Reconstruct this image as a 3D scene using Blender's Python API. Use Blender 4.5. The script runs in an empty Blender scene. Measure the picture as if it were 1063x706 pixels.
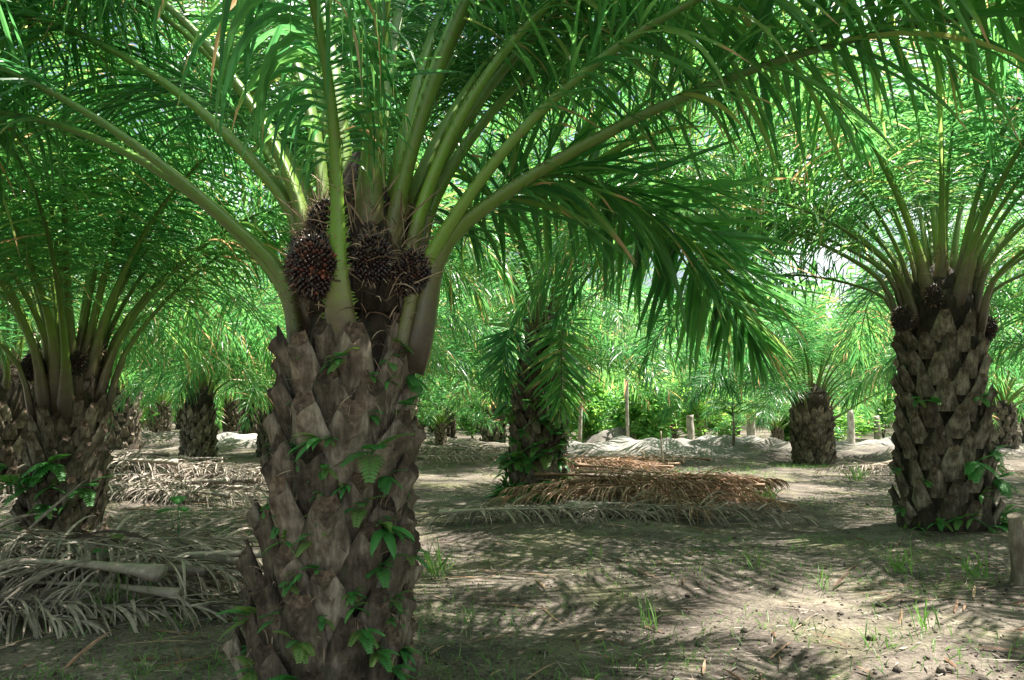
import bpy, math, random
import numpy as np

S = bpy.context.scene
COL = S.collection
R = math.radians
rng = np.random.default_rng(7)
random.seed(7)

# ------------------------------------------------------------------ helpers
def mesh_from(name, V, F, mats, attr=None, smooth=True, midx=None):
    """one mesh from numpy verts and a list of polygons (arrays of equal-length index rows)"""
    V = np.asarray(V, dtype=np.float32)
    if not isinstance(F, list):
        F = [F]
    F = [np.asarray(f, dtype=np.int32) for f in F if len(f)]
    me = bpy.data.meshes.new(name)
    me.vertices.add(len(V)); me.vertices.foreach_set('co', V.ravel())
    nl = sum(f.size for f in F); npoly = sum(len(f) for f in F)
    me.loops.add(nl); me.polygons.add(npoly)
    me.loops.foreach_set('vertex_index', np.concatenate([f.ravel() for f in F]))
    tot = np.concatenate([np.full(len(f), f.shape[1], np.int32) for f in F])
    st = np.concatenate([[0], np.cumsum(tot)[:-1]]).astype(np.int32)
    me.polygons.foreach_set('loop_start', st)
    me.polygons.foreach_set('loop_total', tot)
    for m in mats: me.materials.append(m)
    if midx is not None:
        me.polygons.foreach_set('material_index', np.asarray(midx, np.int32))
    sm = np.full(npoly, bool(smooth)) if not isinstance(smooth, np.ndarray) else smooth
    me.polygons.foreach_set('use_smooth', sm)
    if attr is not None:
        a = me.attributes.new('rnd', 'FLOAT', 'POINT')
        a.data.foreach_set('value', np.asarray(attr, np.float32))
    me.update(); me.validate()
    return me

class MB:
    """collects pieces of one mesh"""
    def __init__(self): self.V = []; self.F = {}; self.A = []; self.n = 0; self.M = {}
    def add(self, V, F, a=0.0, m=0):
        V = np.asarray(V, float)
        if not isinstance(F, list): F = [F]
        for f in F:
            f = np.asarray(f, int)
            self.F.setdefault((f.shape[1], m), []).append(f + self.n)
        self.V.append(V)
        self.A.append(np.full(len(V), a) if np.isscalar(a) else np.asarray(a, float))
        self.n += len(V)
    def mesh(self, name, mats, smooth=True):
        Fs = []; mi = []
        for (k, m), fl in self.F.items():
            f = np.concatenate(fl); Fs.append(f); mi.append(np.full(len(f), m))
        return mesh_from(name, np.concatenate(self.V), Fs, mats, np.concatenate(self.A), smooth, np.concatenate(mi))

def link(name, data, parent=None, loc=(0, 0, 0), rot=(0, 0, 0), scale=None):
    o = bpy.data.objects.new(name, data); COL.objects.link(o)
    o.location = loc; o.rotation_euler = rot
    if scale is not None: o.scale = (scale,) * 3 if np.isscalar(scale) else scale
    if parent is not None: o.parent = parent
    return o

def tag(o, label=None, cat=None, group=None, kind=None):
    if label: o['label'] = label
    if cat: o['category'] = cat
    if group: o['group'] = group
    if kind: o['kind'] = kind
    return o

def tube(pts, rad, n=6, flat=1.0):
    """tube around a polyline; rad per point; returns verts, [quads, caps]"""
    P = np.asarray(pts, float); rad = np.asarray(rad, float) * np.ones(len(P))
    T = np.gradient(P, axis=0); T /= np.linalg.norm(T, axis=1)[:, None] + 1e-9
    ref = np.array([0, 0, 1.0]) if abs(T[:, 2]).mean() < .8 else np.array([1.0, 0, 0])
    A = np.cross(T, ref); A /= np.linalg.norm(A, axis=1)[:, None] + 1e-9
    B = np.cross(A, T)
    a = np.linspace(0, 2 * np.pi, n, endpoint=False)
    V = P[:, None] + rad[:, None, None] * (np.cos(a)[None, :, None] * A[:, None] + flat * np.sin(a)[None, :, None] * B[:, None])
    m = len(P); i = np.arange(m - 1)[:, None] * n; j = np.arange(n)[None]; j2 = (j + 1) % n
    Q = np.stack([i + j, i + j2, i + n + j2, i + n + j], -1).reshape(-1, 4)
    return V.reshape(-1, 3), [Q, np.arange(n)[::-1][None], (np.arange(n) + (m - 1) * n)[None]]

def ribbons(P0, D0, Wd, L, W, K, droop, fold=.2, twist=None, floor=None, prof=None):
    """many tapering leaf blades at once. P0,D0,Wd (n,3); L,W,droop (n,)"""
    n = len(P0); P = P0.copy(); D = D0 / np.linalg.norm(D0, axis=1)[:, None]
    t = np.linspace(0, 1, K + 1)
    if prof is None:
        prof = np.minimum(1, .35 + 2.6 * t) * np.clip(1 - t ** 2.6, .0, 1) ** .75
        prof[-1] = .04
    rows = []
    for k in range(K + 1):
        w = Wd - (Wd * D).sum(1)[:, None] * D
        w /= np.linalg.norm(w, axis=1)[:, None] + 1e-9
        nn = np.cross(D, w)
        if twist is not None:
            c, s = np.cos(twist)[:, None], np.sin(twist)[:, None]
            w, nn = w * c + nn * s, nn * c - w * s
        hw = (W * prof[k] / 2)[:, None]
        rows.append(np.stack([P + w * hw, P - nn * hw * fold * 2, P - w * hw], 1))
        if k < K:
            P = P + D * (L / K)[:, None]
            if floor is not None: P[:, 2] = np.maximum(P[:, 2], floor)
            D = D + np.array([0, 0, -1.0]) * (droop * (.35 + 1.3 * (k + 1) / K) / K)[:, None]
            D /= np.linalg.norm(D, axis=1)[:, None]
    V = np.stack(rows, 1)                       # n,K+1,3,3
    base = (np.arange(n) * (K + 1) * 3)[:, None, None]
    k = (np.arange(K) * 3)[None, :, None]; c = np.arange(2)[None, None]
    q = base + k + c
    Q = np.stack([q, q + 1, q + 4, q + 3], -1).reshape(-1, 4)
    return V.reshape(-1, 3), Q

# ------------------------------------------------------------------ materials
def mat(name):
    m = bpy.data.materials.new(name); m.use_nodes = True
    nt = m.node_tree
    return m, nt, nt.nodes, nt.links, nt.nodes['Principled BSDF'], nt.nodes['Material Output']

def ramp(N, stops, interp='LINEAR'):
    r = N.new('ShaderNodeValToRGB'); cr = r.color_ramp; cr.interpolation = interp
    while len(cr.elements) < len(stops): cr.elements.new(.5)
    for e, (p, c) in zip(cr.elements, stops):
        e.position = p; e.color = (*c, 1)
    return r

def noise(N, L, scale, detail=4, rough=.55, vec=None, dist=0):
    n = N.new('ShaderNodeTexNoise'); n.inputs['Scale'].default_value = scale
    n.inputs['Detail'].default_value = detail; n.inputs['Roughness'].default_value = rough
    n.inputs['Distortion'].default_value = dist
    if vec is not None: L.new(vec, n.inputs['Vector'])
    return n

def leaf_mat(name, stops, trans, tmix=.4, rough=.38, spec=.5, mottle=0):
    m, nt, N, L, b, out = mat(name)
    at = N.new('ShaderNodeAttribute'); at.attribute_name = 'rnd'
    oi = N.new('ShaderNodeObjectInfo')
    ad = N.new('ShaderNodeMath'); ad.operation = 'MULTIPLY_ADD'
    L.new(oi.outputs['Random'], ad.inputs[0]); ad.inputs[1].default_value = .35
    L.new(at.outputs['Fac'], ad.inputs[2])
    if mottle:
        tc = N.new('ShaderNodeTexCoord'); mn = noise(N, L, 17, 5, .7, tc.outputs['Object'])
        ma = N.new('ShaderNodeMath'); ma.operation = 'MULTIPLY_ADD'; L.new(mn.outputs[0], ma.inputs[0]); ma.inputs[1].default_value = mottle
        mc = N.new('ShaderNodeMath'); mc.operation = 'SUBTRACT'; L.new(ad.outputs[0], mc.inputs[0]); mc.inputs[1].default_value = mottle * .5
        L.new(mc.outputs[0], ma.inputs[2]); ad = ma
    r = ramp(N, stops); L.new(ad.outputs[0], r.inputs[0])
    L.new(r.outputs[0], b.inputs['Base Color'])
    b.inputs['Roughness'].default_value = rough
    b.inputs['Specular IOR Level'].default_value = spec
    tr = N.new('ShaderNodeBsdfTranslucent')
    mx = N.new('ShaderNodeMix'); mx.data_type = 'RGBA'; mx.blend_type = 'MULTIPLY'
    mx.inputs[0].default_value = 1
    L.new(r.outputs[0], mx.inputs[6]); mx.inputs[7].default_value = (*trans, 1)
    L.new(mx.outputs[2], tr.inputs[0])
    ms = N.new('ShaderNodeMixShader'); ms.inputs[0].default_value = tmix
    L.new(b.outputs[0], ms.inputs[1]); L.new(tr.outputs[0], ms.inputs[2])
    L.new(ms.outputs[0], out.inputs['Surface'])
    return m

GREEN = [(0, (.014, .072, .020)), (.4, (.026, .115, .028)), (.75, (.055, .165, .032)), (.9, (.12, .19, .045)), (1, (.22, .17, .08))]
M_LEAF = leaf_mat('palm_leaf', GREEN, (5.2, 3.9, 4.5), .46, .33)
M_FERN = leaf_mat('fern_leaf', [(0, (.03, .135, .03)), (.7, (.06, .22, .05)), (1, (.13, .2, .05))], (2.0, 2.0, 1.4), .35, .5)
M_GRASS = leaf_mat('grass_blade', [(0, (.05, .12, .03)), (1, (.12, .22, .06))], (1.8, 2.0, 1.2), .35, .5)
M_SHRUB = leaf_mat('shrub_leaf', [(0, (.03, .12, .035)), (.6, (.085, .215, .05)), (1, (.16, .29, .06))], (2.8, 2.6, 2.2), .5, .45)
M_DRY = leaf_mat('dry_frond_grey', [(0, (.05, .041, .035)), (.5, (.165, .138, .116)), (1, (.42, .36, .31))], (1.2, 1.1, .9), .15, .65, .3, 1.1)
M_DRYW = leaf_mat('dry_frond_brown', [(0, (.06, .038, .027)), (.5, (.18, .105, .068)), (1, (.37, .25, .17))], (1.3, 1.1, .8), .18, .65, .3, 1.1)

def bark_mat(name, lo, mid, hi, moss=.25, zs=.16, sc=26):
    m, nt, N, L, b, out = mat(name)
    tc = N.new('ShaderNodeTexCoord'); oi = N.new('ShaderNodeObjectInfo')
    mp = N.new('ShaderNodeMapping'); mp.inputs['Scale'].default_value = (1, 1, zs)
    va = N.new('ShaderNodeVectorMath'); va.operation = 'ADD'
    sc_ = N.new('ShaderNodeVectorMath'); sc_.operation = 'SCALE'; sc_.inputs['Scale'].default_value = 7
    L.new(oi.outputs['Location'], sc_.inputs[0])
    L.new(tc.outputs['Object'], va.inputs[0]); L.new(sc_.outputs[0], va.inputs[1])
    L.new(va.outputs[0], mp.inputs['Vector'])
    n1 = noise(N, L, sc, 6, .7, mp.outputs[0]); n2 = noise(N, L, 7, 5, .6, va.outputs[0]); n3 = noise(N, L, 11, 4, .6, va.outputs[0], .5)
    r1 = ramp(N, [(.30, lo), (.5, mid), (.62, tuple(.5 * (a + b) for a, b in zip(mid, hi))), (.72, hi)])
    mm = N.new('ShaderNodeMath'); mm.operation = 'MULTIPLY_ADD'; L.new(n2.outputs[0], mm.inputs[0]); mm.inputs[1].default_value = .8
    sb = N.new('ShaderNodeMath'); sb.operation = 'MULTIPLY_ADD'; L.new(n1.outputs[0], sb.inputs[0]); sb.inputs[1].default_value = .8
    rr = N.new('ShaderNodeMath'); rr.operation = 'MULTIPLY_ADD'; L.new(oi.outputs['Random'], rr.inputs[0]); rr.inputs[1].default_value = .2; rr.inputs[2].default_value = -.40
    L.new(rr.outputs[0], sb.inputs[2]); L.new(sb.outputs[0], mm.inputs[2])
    L.new(mm.outputs[0], r1.inputs[0])
    rm = ramp(N, [(.55, (0, 0, 0)), (.72, (1, 1, 1))]); L.new(n3.outputs[0], rm.inputs[0])
    mf = N.new('ShaderNodeMath'); mf.operation = 'MULTIPLY'; L.new(rm.outputs[0], mf.inputs[0]); mf.inputs[1].default_value = moss
    mx = N.new('ShaderNodeMix'); mx.data_type = 'RGBA'; L.new(mf.outputs[0], mx.inputs[0]); L.new(r1.outputs[0], mx.inputs[6]); mx.inputs[7].default_value = (.07, .10, .035, 1)
    L.new(mx.outputs[2], b.inputs['Base Color']); b.inputs['Roughness'].default_value = .85
    b.inputs['Specular IOR Level'].default_value = .25
    bp = N.new('ShaderNodeBump'); bp.inputs['Strength'].default_value = 1; bp.inputs['Distance'].default_value = .02
    L.new(sb.outputs[0], bp.inputs['Height']); L.new(bp.outputs[0], b.inputs['Normal'])
    return m
M_BARK = bark_mat('leaf_base_bark', (.034, .026, .020), (.122, .094, .073), (.34, .28, .225))
M_CUT = bark_mat('cut_end', (.022, .015, .011), (.075, .05, .037), (.22, .155, .11), .05, 1, 40)
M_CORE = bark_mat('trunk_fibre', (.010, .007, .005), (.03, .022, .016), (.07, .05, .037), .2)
M_LOG = bark_mat('log_bark', (.10, .08, .06), (.26, .21, .16), (.42, .36, .28), .25, .3, 20)
M_STUMP = bark_mat('stump_wood', (.05, .042, .034), (.15, .12, .095), (.30, .26, .21), .3, .25, 22)
M_PALE = bark_mat('pale_bark', (.12, .10, .08), (.28, .25, .21), (.5, .46, .4), .12, .2, 12)
M_FIBRE = leaf_mat('crown_fibre', [(0, (.035, .024, .018)), (.6, (.13, .09, .06)), (1, (.36, .27, .19))], (1, 1, 1), .1, .7, .2)

def petiole_mat():
    m, nt, N, L, b, out = mat('petiole_green')
    at = N.new('ShaderNodeAttribute'); at.attribute_name = 'rnd'      # distance along the frond
    tc = N.new('ShaderNodeTexCoord'); oi = N.new('ShaderNodeObjectInfo')
    n = noise(N, L, 9, 5, .6, tc.outputs['Object'])
    ad = N.new('ShaderNodeMath'); ad.operation = 'MULTIPLY_ADD'; L.new(n.outputs[0], ad.inputs[0]); ad.inputs[1].default_value = .12
    L.new(at.outputs['Fac'], ad.inputs[2])
    r = ramp(N, [(.09, (.075, .056, .042)), (.14, (.115, .115, .04)), (.19, (.11, .20, .022)), (.45, (.07, .17, .022)), (.8, (.028, .085, .016))])
    L.new(ad.outputs[0], r.inputs[0])
    nf = noise(N, L, 24, 5, .7, tc.outputs['Object'], .6); rf = ramp(N, [(.52, (0, 0, 0)), (.70, (.6, .6, .6))]); L.new(nf.outputs[0], rf.inputs[0])
    mxf = N.new('ShaderNodeMix'); mxf.data_type = 'RGBA'; L.new(rf.outputs[0], mxf.inputs[0]); L.new(r.outputs[0], mxf.inputs[6]); mxf.inputs[7].default_value = (.13, .095, .05, 1)
    hs = N.new('ShaderNodeHueSaturation'); L.new(mxf.outputs[2], hs.inputs['Color'])
    v = N.new('ShaderNodeMath'); v.operation = 'MULTIPLY_ADD'; L.new(oi.outputs['Random'], v.inputs[0]); v.inputs[1].default_value = .5; v.inputs[2].default_value = .8
    L.new(v.outputs[0], hs.inputs['Value'])
    n2 = noise(N, L, 60, 3, .6, tc.outputs['Object'])
    bp = N.new('ShaderNodeBump'); bp.inputs['Strength'].default_value = .25; bp.inputs['Distance'].default_value = .004
    L.new(n2.outputs[0], bp.inputs['Height']); L.new(bp.outputs[0], b.inputs['Normal'])
    L.new(hs.outputs[0], b.inputs['Base Color']); b.inputs['Roughness'].default_value = .42
    return m
M_PET = petiole_mat()

def fruit_mat():
    m, nt, N, L, b, out = mat('palm_fruit')
    at = N.new('ShaderNodeAttribute'); at.attribute_name = 'rnd'
    r = ramp(N, [(0, (.012, .007, .008)), (.55, (.03, .012, .011)), (.8, (.11, .028, .018)), (1, (.22, .06, .03))])
    L.new(at.outputs['Fac'], r.inputs[0]); L.new(r.outputs[0], b.inputs['Base Color'])
    b.inputs['Roughness'].default_value = .3
    return m
M_FRUIT = fruit_mat()

def ground_mat():
    m, nt, N, L, b, out = mat('plantation_soil')
    tc = N.new('ShaderNodeTexCoord'); P = tc.outputs['Object']
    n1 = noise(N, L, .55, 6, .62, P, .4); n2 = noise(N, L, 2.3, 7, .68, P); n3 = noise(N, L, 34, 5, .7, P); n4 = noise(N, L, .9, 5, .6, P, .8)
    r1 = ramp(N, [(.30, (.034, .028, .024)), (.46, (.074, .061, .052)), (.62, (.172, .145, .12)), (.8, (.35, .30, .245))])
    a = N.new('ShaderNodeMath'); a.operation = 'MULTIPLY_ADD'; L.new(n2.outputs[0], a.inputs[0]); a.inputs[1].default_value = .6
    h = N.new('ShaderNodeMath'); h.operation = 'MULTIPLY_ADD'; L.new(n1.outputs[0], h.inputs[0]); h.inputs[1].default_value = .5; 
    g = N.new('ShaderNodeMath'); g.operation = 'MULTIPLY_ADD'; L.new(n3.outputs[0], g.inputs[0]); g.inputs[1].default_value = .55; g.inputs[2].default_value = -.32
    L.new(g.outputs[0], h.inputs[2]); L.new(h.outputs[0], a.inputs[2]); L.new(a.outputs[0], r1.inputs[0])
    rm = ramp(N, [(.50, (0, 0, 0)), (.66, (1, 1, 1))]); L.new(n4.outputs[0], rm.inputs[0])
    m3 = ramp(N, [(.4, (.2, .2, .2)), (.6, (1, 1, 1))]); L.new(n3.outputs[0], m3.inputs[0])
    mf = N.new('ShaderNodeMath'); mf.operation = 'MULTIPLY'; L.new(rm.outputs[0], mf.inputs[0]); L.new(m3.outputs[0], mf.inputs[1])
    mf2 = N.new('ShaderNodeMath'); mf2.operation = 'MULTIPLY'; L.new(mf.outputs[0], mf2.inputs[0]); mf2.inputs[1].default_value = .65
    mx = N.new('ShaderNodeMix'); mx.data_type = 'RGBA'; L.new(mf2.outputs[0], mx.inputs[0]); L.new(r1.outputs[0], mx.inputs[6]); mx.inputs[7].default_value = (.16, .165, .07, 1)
    # pale dug-out sand (vertex mask on the banks)
    at = N.new('ShaderNodeAttribute'); at.attribute_name = 'rnd'
    mb = N.new('ShaderNodeMix'); mb.data_type = 'RGBA'; L.new(at.outputs['Fac'], mb.inputs[0]); L.new(mx.outputs[2], mb.inputs[6])
    rs = ramp(N, [(.3, (.14, .13, .12)), (.6, (.33, .315, .295))]); L.new(n2.outputs[0], rs.inputs[0]); L.new(rs.outputs[0], mb.inputs[7])
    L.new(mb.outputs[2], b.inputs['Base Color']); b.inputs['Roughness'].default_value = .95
    b.inputs['Specular IOR Level'].default_value = .15
    bp = N.new('ShaderNodeBump'); bp.inputs['Strength'].default_value = .8; bp.inputs['Distance'].default_value = .03
    ba = N.new('ShaderNodeMath'); ba.operation = 'ADD'; L.new(n3.outputs[0], ba.inputs[0]); L.new(n2.outputs[0], ba.inputs[1])
    L.new(ba.outputs[0], bp.inputs['Height']); L.new(bp.outputs[0], b.inputs['Normal'])
    return m
M_SOIL = ground_mat()

# ------------------------------------------------------------------ ground
MOUNDS = [  # x, y, sx, sy, height, pale
    (3.6, 22.5, 2.6, 1.1, .50, 1.0), (6.3, 24.0, 2.2, 1.0, .48, .9), (1.9, 24.5, 1.3, 1.0, .3, .8), (9.0, 23.0, 2.0, .9, .35, .7),
    (10.5, 21.5, 1.6, 1.0, .40, .25), (13, 25, 3.0, 1.2, .5, .8), (3.4, 27.5, .9, .8, .75, .5),
    (-9.5, 27.5, 1.6, 1.3, .5, 1.0), (-13.5, 30, 3, 1.3, .5, .15), (-3.0, 28, 2.4, 1.2, .45, .25), (4.0, 6.5, .55, .5, .10, 0),
    (5.2, 9.3, 1.2, 1.1, .10, 0), (-4.7, 8.3, 1.0, .9, .08, 0), (.4, 12.6, .9, .9, .08, 0), (-.95, 4.1, .8, .8, .05, 0)]
def gz(x, y):
    x = np.asarray(x, float); y = np.asarray(y, float)
    z = .022 * np.sin(1.3 * x + .7 * y + .4) + .018 * np.sin(2.1 * y - .9 * x) + .010 * np.sin(4.7 * x + 1.1) * np.sin(3.9 * y) + .006 * np.sin(9 * x + 5 * y) * np.sin(8.3 * y - 2 * x)
    for mx_, my_, sx, sy, h, p in MOUNDS:
        d = ((x - mx_) / sx) ** 2 + ((y - my_) / sy) ** 2
        z = z + h * np.exp(-d) * (1 + .12 * np.sin(5 * x + 3 * y) + .1 * np.sin(7 * y - 4 * x))
    return z
def build_ground():
    xs = np.concatenate([-np.geomspace(400, 16.3, 26), np.arange(-16, 16.01, .125), np.geomspace(16.3, 400, 26)])
    ys = np.concatenate([-np.geomspace(400, 5.3, 20), np.arange(-5, 31.01, .125), np.geomspace(31.3, 500, 30)])
    X, Y = np.meshgrid(xs, ys); Z = gz(X, Y)
    pale = np.zeros_like(X)
    for mx_, my_, sx, sy, h, p in MOUNDS:
        pale = np.maximum(pale, p * np.clip(1.25 * np.exp(-(((X - mx_) / sx) ** 2 + ((Y - my_) / sy) ** 2)) - .1, 0, 1))
    n = len(xs); i = (np.arange(len(ys) - 1) * n)[:, None] + np.arange(n - 1)[None]
    Q = np.stack([i, i + 1, i + n + 1, i + n], -1).reshape(-1, 4)
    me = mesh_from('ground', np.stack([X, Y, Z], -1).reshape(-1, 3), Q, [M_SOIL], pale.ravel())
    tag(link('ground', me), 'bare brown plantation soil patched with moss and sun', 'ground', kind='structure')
build_ground()

# ------------------------------------------------------------------ fronds
def curve_from(e, L, n=44):
    """frond spine in the local XZ plane from elevations (degrees) spread along its length"""
    s = np.linspace(0, 1, n)
    th = np.radians(np.interp(s, np.linspace(0, 1, len(e)), e))
    tm = (th[1:] + th[:-1]) / 2; ds = L / (n - 1)
    x = np.concatenate([[0], np.cumsum(np.cos(tm))]) * ds; z = np.concatenate([[0], np.cumsum(np.sin(tm))]) * ds
    return s, th, np.stack([x, np.zeros(n), z], 1)
def quad_e(e0, b1, b2, k=12):
    s = np.linspace(0, 1, k); return list(e0 - b1 * s - b2 * s * s)

def frond_meshes(name, e, L, lod=0, seed=0, pet=.24, leaf=.92, width=.035, per=None, droop=1.0, base=1.0, sway=0.0, young=0):
    g = np.random.default_rng(seed)
    nseg = (44, 26, 14)[lod]; sides = (10, 7, 5)[lod]
    s, th, P = curve_from(e, L, nseg)
    P[:, 1] += sway * s ** 2 * L
    T = np.stack([np.cos(th), 2 * sway * s, np.sin(th)], 1); T /= np.linalg.norm(T, axis=1)[:, None]
    Nn = np.stack([-np.sin(th), np.zeros(nseg), np.cos(th)], 1); Sd = np.cross(Nn, T)
    # --- petiole and rachis, one tapering rounded-triangular beam
    w = np.interp(s, [0, .03, .06, .12, .2, .3, .5, 1], [.085, .120, .094, .057, .041, .032, .020, .005]) * base * (L / 5.0)
    h = np.interp(s, [0, .06, .12, .2, .3, .5, 1], [.07, .055, .042, .034, .028, .018, .004]) * base * (L / 5.0)
    a = np.linspace(0, 2 * np.pi, sides, endpoint=False)
    cu = np.cos(a); cv = np.where(np.sin(a) > 0, .45 * np.sin(a), 1.15 * np.sin(a) + 0 * a)
    V = P[:, None] + w[:, None, None] * cu[None, :, None] * Sd[:, None] + h[:, None, None] * cv[None, :, None] * Nn[:, None]
    i = (np.arange(nseg - 1) * sides)[:, None]; j = np.arange(sides)[None]; j2 = (j + 1) % sides
    Q = np.stack([i + j, i + j2, i + sides + j2, i + sides + j], -1).reshape(-1, 4)
    mb = MB(); mb.add(V.reshape(-1, 3), [Q, np.arange(sides)[::-1][None]], np.repeat(s + (0, -.015, .1)[lod], sides))
    if lod == 0:      # marginal spines on the petiole
        m = 46; ss = np.repeat(g.uniform(.05, pet + .05, m), 2); sd = np.tile([1, -1], m)
        ip = lambda A: np.stack([np.interp(ss, s, A[:, c]) for c in range(3)], 1)
        b0 = ip(P) + ip(Sd) * (np.interp(ss, s, w) * sd * .96)[:, None]; t = ip(T); sdv = ip(Sd) * sd[:, None]
        ln = (.035 * g.uniform(.5, 1.2, 2 * m))[:, None]
        v = np.stack([b0 - t * .006, b0 + t * .006, b0 + (sdv * .8 + t * g.uniform(-.2, .9, (2 * m, 1))) * ln], 1).reshape(-1, 3)
        mb.add(v, np.arange(6 * m).reshape(-1, 3), .2)
    stem = mb.mesh(name + '_stem', [M_PET])
    # --- leaflets
    per = per or (168, 130, 46)[lod]; K = (6, 5, 3)[lod]
    u = np.linspace(0, 1, per); u = np.concatenate([u, u]) + g.normal(0, .006, 2 * per)
    sd = np.repeat([1.0, -1.0], per); u = np.clip(u, 0, 1)
    ss = pet + (1 - pet) * u
    ip = lambda A: np.stack([np.interp(ss, s, A[:, c]) for c in range(3)], 1)
    t, sv, nv = ip(T), ip(Sd), ip(Nn)
    pr = np.interp(u, [0, .06, .2, .5, .8, 1], [.28, .55, .85, 1.0, .78, .42])
    Ln = leaf * pr * g.normal(1, .09, 2 * per) * (L / 5.0) ** .6
    Wn = width * np.interp(u, [0, .15, .6, 1], [.45, .9, 1, .7]) * g.normal(1, .12, 2 * per)
    fa = np.radians(np.interp(u, [0, .4, .85, 1], [72, 62, 48, 18])) + g.normal(0, .12, 2 * per)
    up = np.radians(np.array([-34, 4, 44])[g.integers(0, 3, 2 * per)] + g.normal(0, 12, 2 * per))
    side = sv * sd[:, None] * np.cos(up)[:, None] + nv * np.sin(up)[:, None]
    D = t * np.cos(fa)[:, None] + side * np.sin(fa)[:, None]
    dr = droop * np.abs(g.normal(.6, .5, 2 * per)) + .15
    B = ip(P) + sv * (np.interp(ss, s, w) * sd * .8)[:, None] + nv * (np.interp(ss, s, h) * .2)[:, None]
    Vl, Ql = ribbons(B, D, t, Ln, Wn, K, dr, .22, g.normal(0, .35, 2 * per))
    rn = np.repeat((np.clip(g.normal(.32, .16, 2 * per), 0, 1) + (g.random(2 * per) < .03) * .4)[:, None], (K + 1) * 3, 1)
    dead_tip = g.random(2 * per) < .22
    rn[dead_tip, -3:] += .75; rn[dead_tip, -6:-3] += g.uniform(0, .45, (dead_tip.sum(), 1)); rn = rn.ravel()
    fol = mesh_from(name + '_foliage', Vl, Ql, [M_LEAF], rn, False)
    return stem, fol

def put_frond(parent, meshes, az, r0, z0, off=(0, 0), sc=1.0, roll=0.0):
    st, fo = meshes
    f = link('frond', st, parent, (off[0] + r0 * math.cos(az), off[1] + r0 * math.sin(az), z0), (roll, 0, az), sc)
    link('foliage', fo, f)
    return f

# ------------------------------------------------------------------ leaf bases and trunks
def leaf_base_mesh(seed, W=.31, Ln=.42, prot=.11):
    g = np.random.default_rng(seed); rows = 10; no = 11; ni = 7
    ph = g.uniform(0, 6.28, 4); sk = g.normal(0, .02); notch = g.uniform(.01, .035); slant = g.uniform(.05, .11)
    V = []
    for k in range(rows):
        t = k / (rows - 1)
        hw = W / 2 * (1 - .38 * t - .24 * t ** 3) * (1 + .05 * math.sin(9 * t + ph[0]))
        out = -.03 + prot * t ** 1.15
        uo = np.linspace(-1, 1, no); ui = np.linspace(1, -1, ni)[1:-1]
        bul = .075 - .022 * t
        yo = out + bul * (1 - np.abs(uo) ** 1.7) + .006 * np.sin(5 * uo + 7 * t + ph[1]) + .004 * np.sin(13 * uo + ph[2])
        yi = out - .02 + .018 * (1 - ui ** 2) * t
        zz = Ln * t
        zo = zz - t ** 3 * (slant * (1 - .75 * uo ** 2) - .010 * np.sin(6 * uo + ph[3]))
        zi = zz + t ** 3 * (notch * (ui ** 2) * .8 + .01)
        xo = uo * hw + sk * t; xi = ui * hw * .94 + sk * t
        V.append(np.concatenate([np.stack([xo, yo, zo], 1), np.stack([xi, yi, zi], 1)]))
    n = no + ni - 2
    i = (np.arange(rows - 1) * n)[:, None]; j = np.arange(n)[None]; j2 = (j + 1) % n
    Q = np.stack([i + j, i + j2, i + n + j2, i + n + j], -1).reshape(-1, 4)
    mb = MB(); mb.add(np.concatenate(V), Q, 0, 0)
    top = V[-1]; cap = .72 * top + .28 * top.mean(0) - np.array([0, .006, .014]); c2 = cap.mean(0) - np.array([0, .016, .014])
    vv = np.concatenate([top, cap, c2[None]]); jj = np.arange(n); jn = (jj + 1) % n
    mb.add(vv, [np.stack([jj, jj + n, jn + n, jn], 1)[:, ::-1], np.stack([jj + n, np.full(n, 2 * n), jn + n], 1)[:, ::-1]], 0, 1)
    # torn fibrous flaps along both margins
    m = 6; P0 = []; D0 = []
    for q in range(m):
        t = g.uniform(.25, .95); s_ = g.choice([-1, 1]); r_ = V[int(t * (rows - 1))]
        P0.append(r_[no - 1 if s_ > 0 else 0]); D0.append([s_ * g.uniform(.2, .9), g.uniform(-.2, .3), g.uniform(.3, 1)])
    Vr, Qr = ribbons(np.array(P0), np.array(D0), np.tile([0, 1.0, .2], (m, 1)), g.uniform(.03, .085, m), g.uniform(.006, .016, m), 2, np.full(m, .6), .1)
    mb.add(Vr, Qr, 0, 0)
    return mb.mesh('leaf_base', [M_BARK, M_CUT])
LEAF_BASES = [leaf_base_mesh(40 + k, W=.285 + .022 * (k % 3), Ln=.34 + .03 * (k % 4), prot=.10 + .015 * (k % 3)) for k in range(7)]

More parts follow.
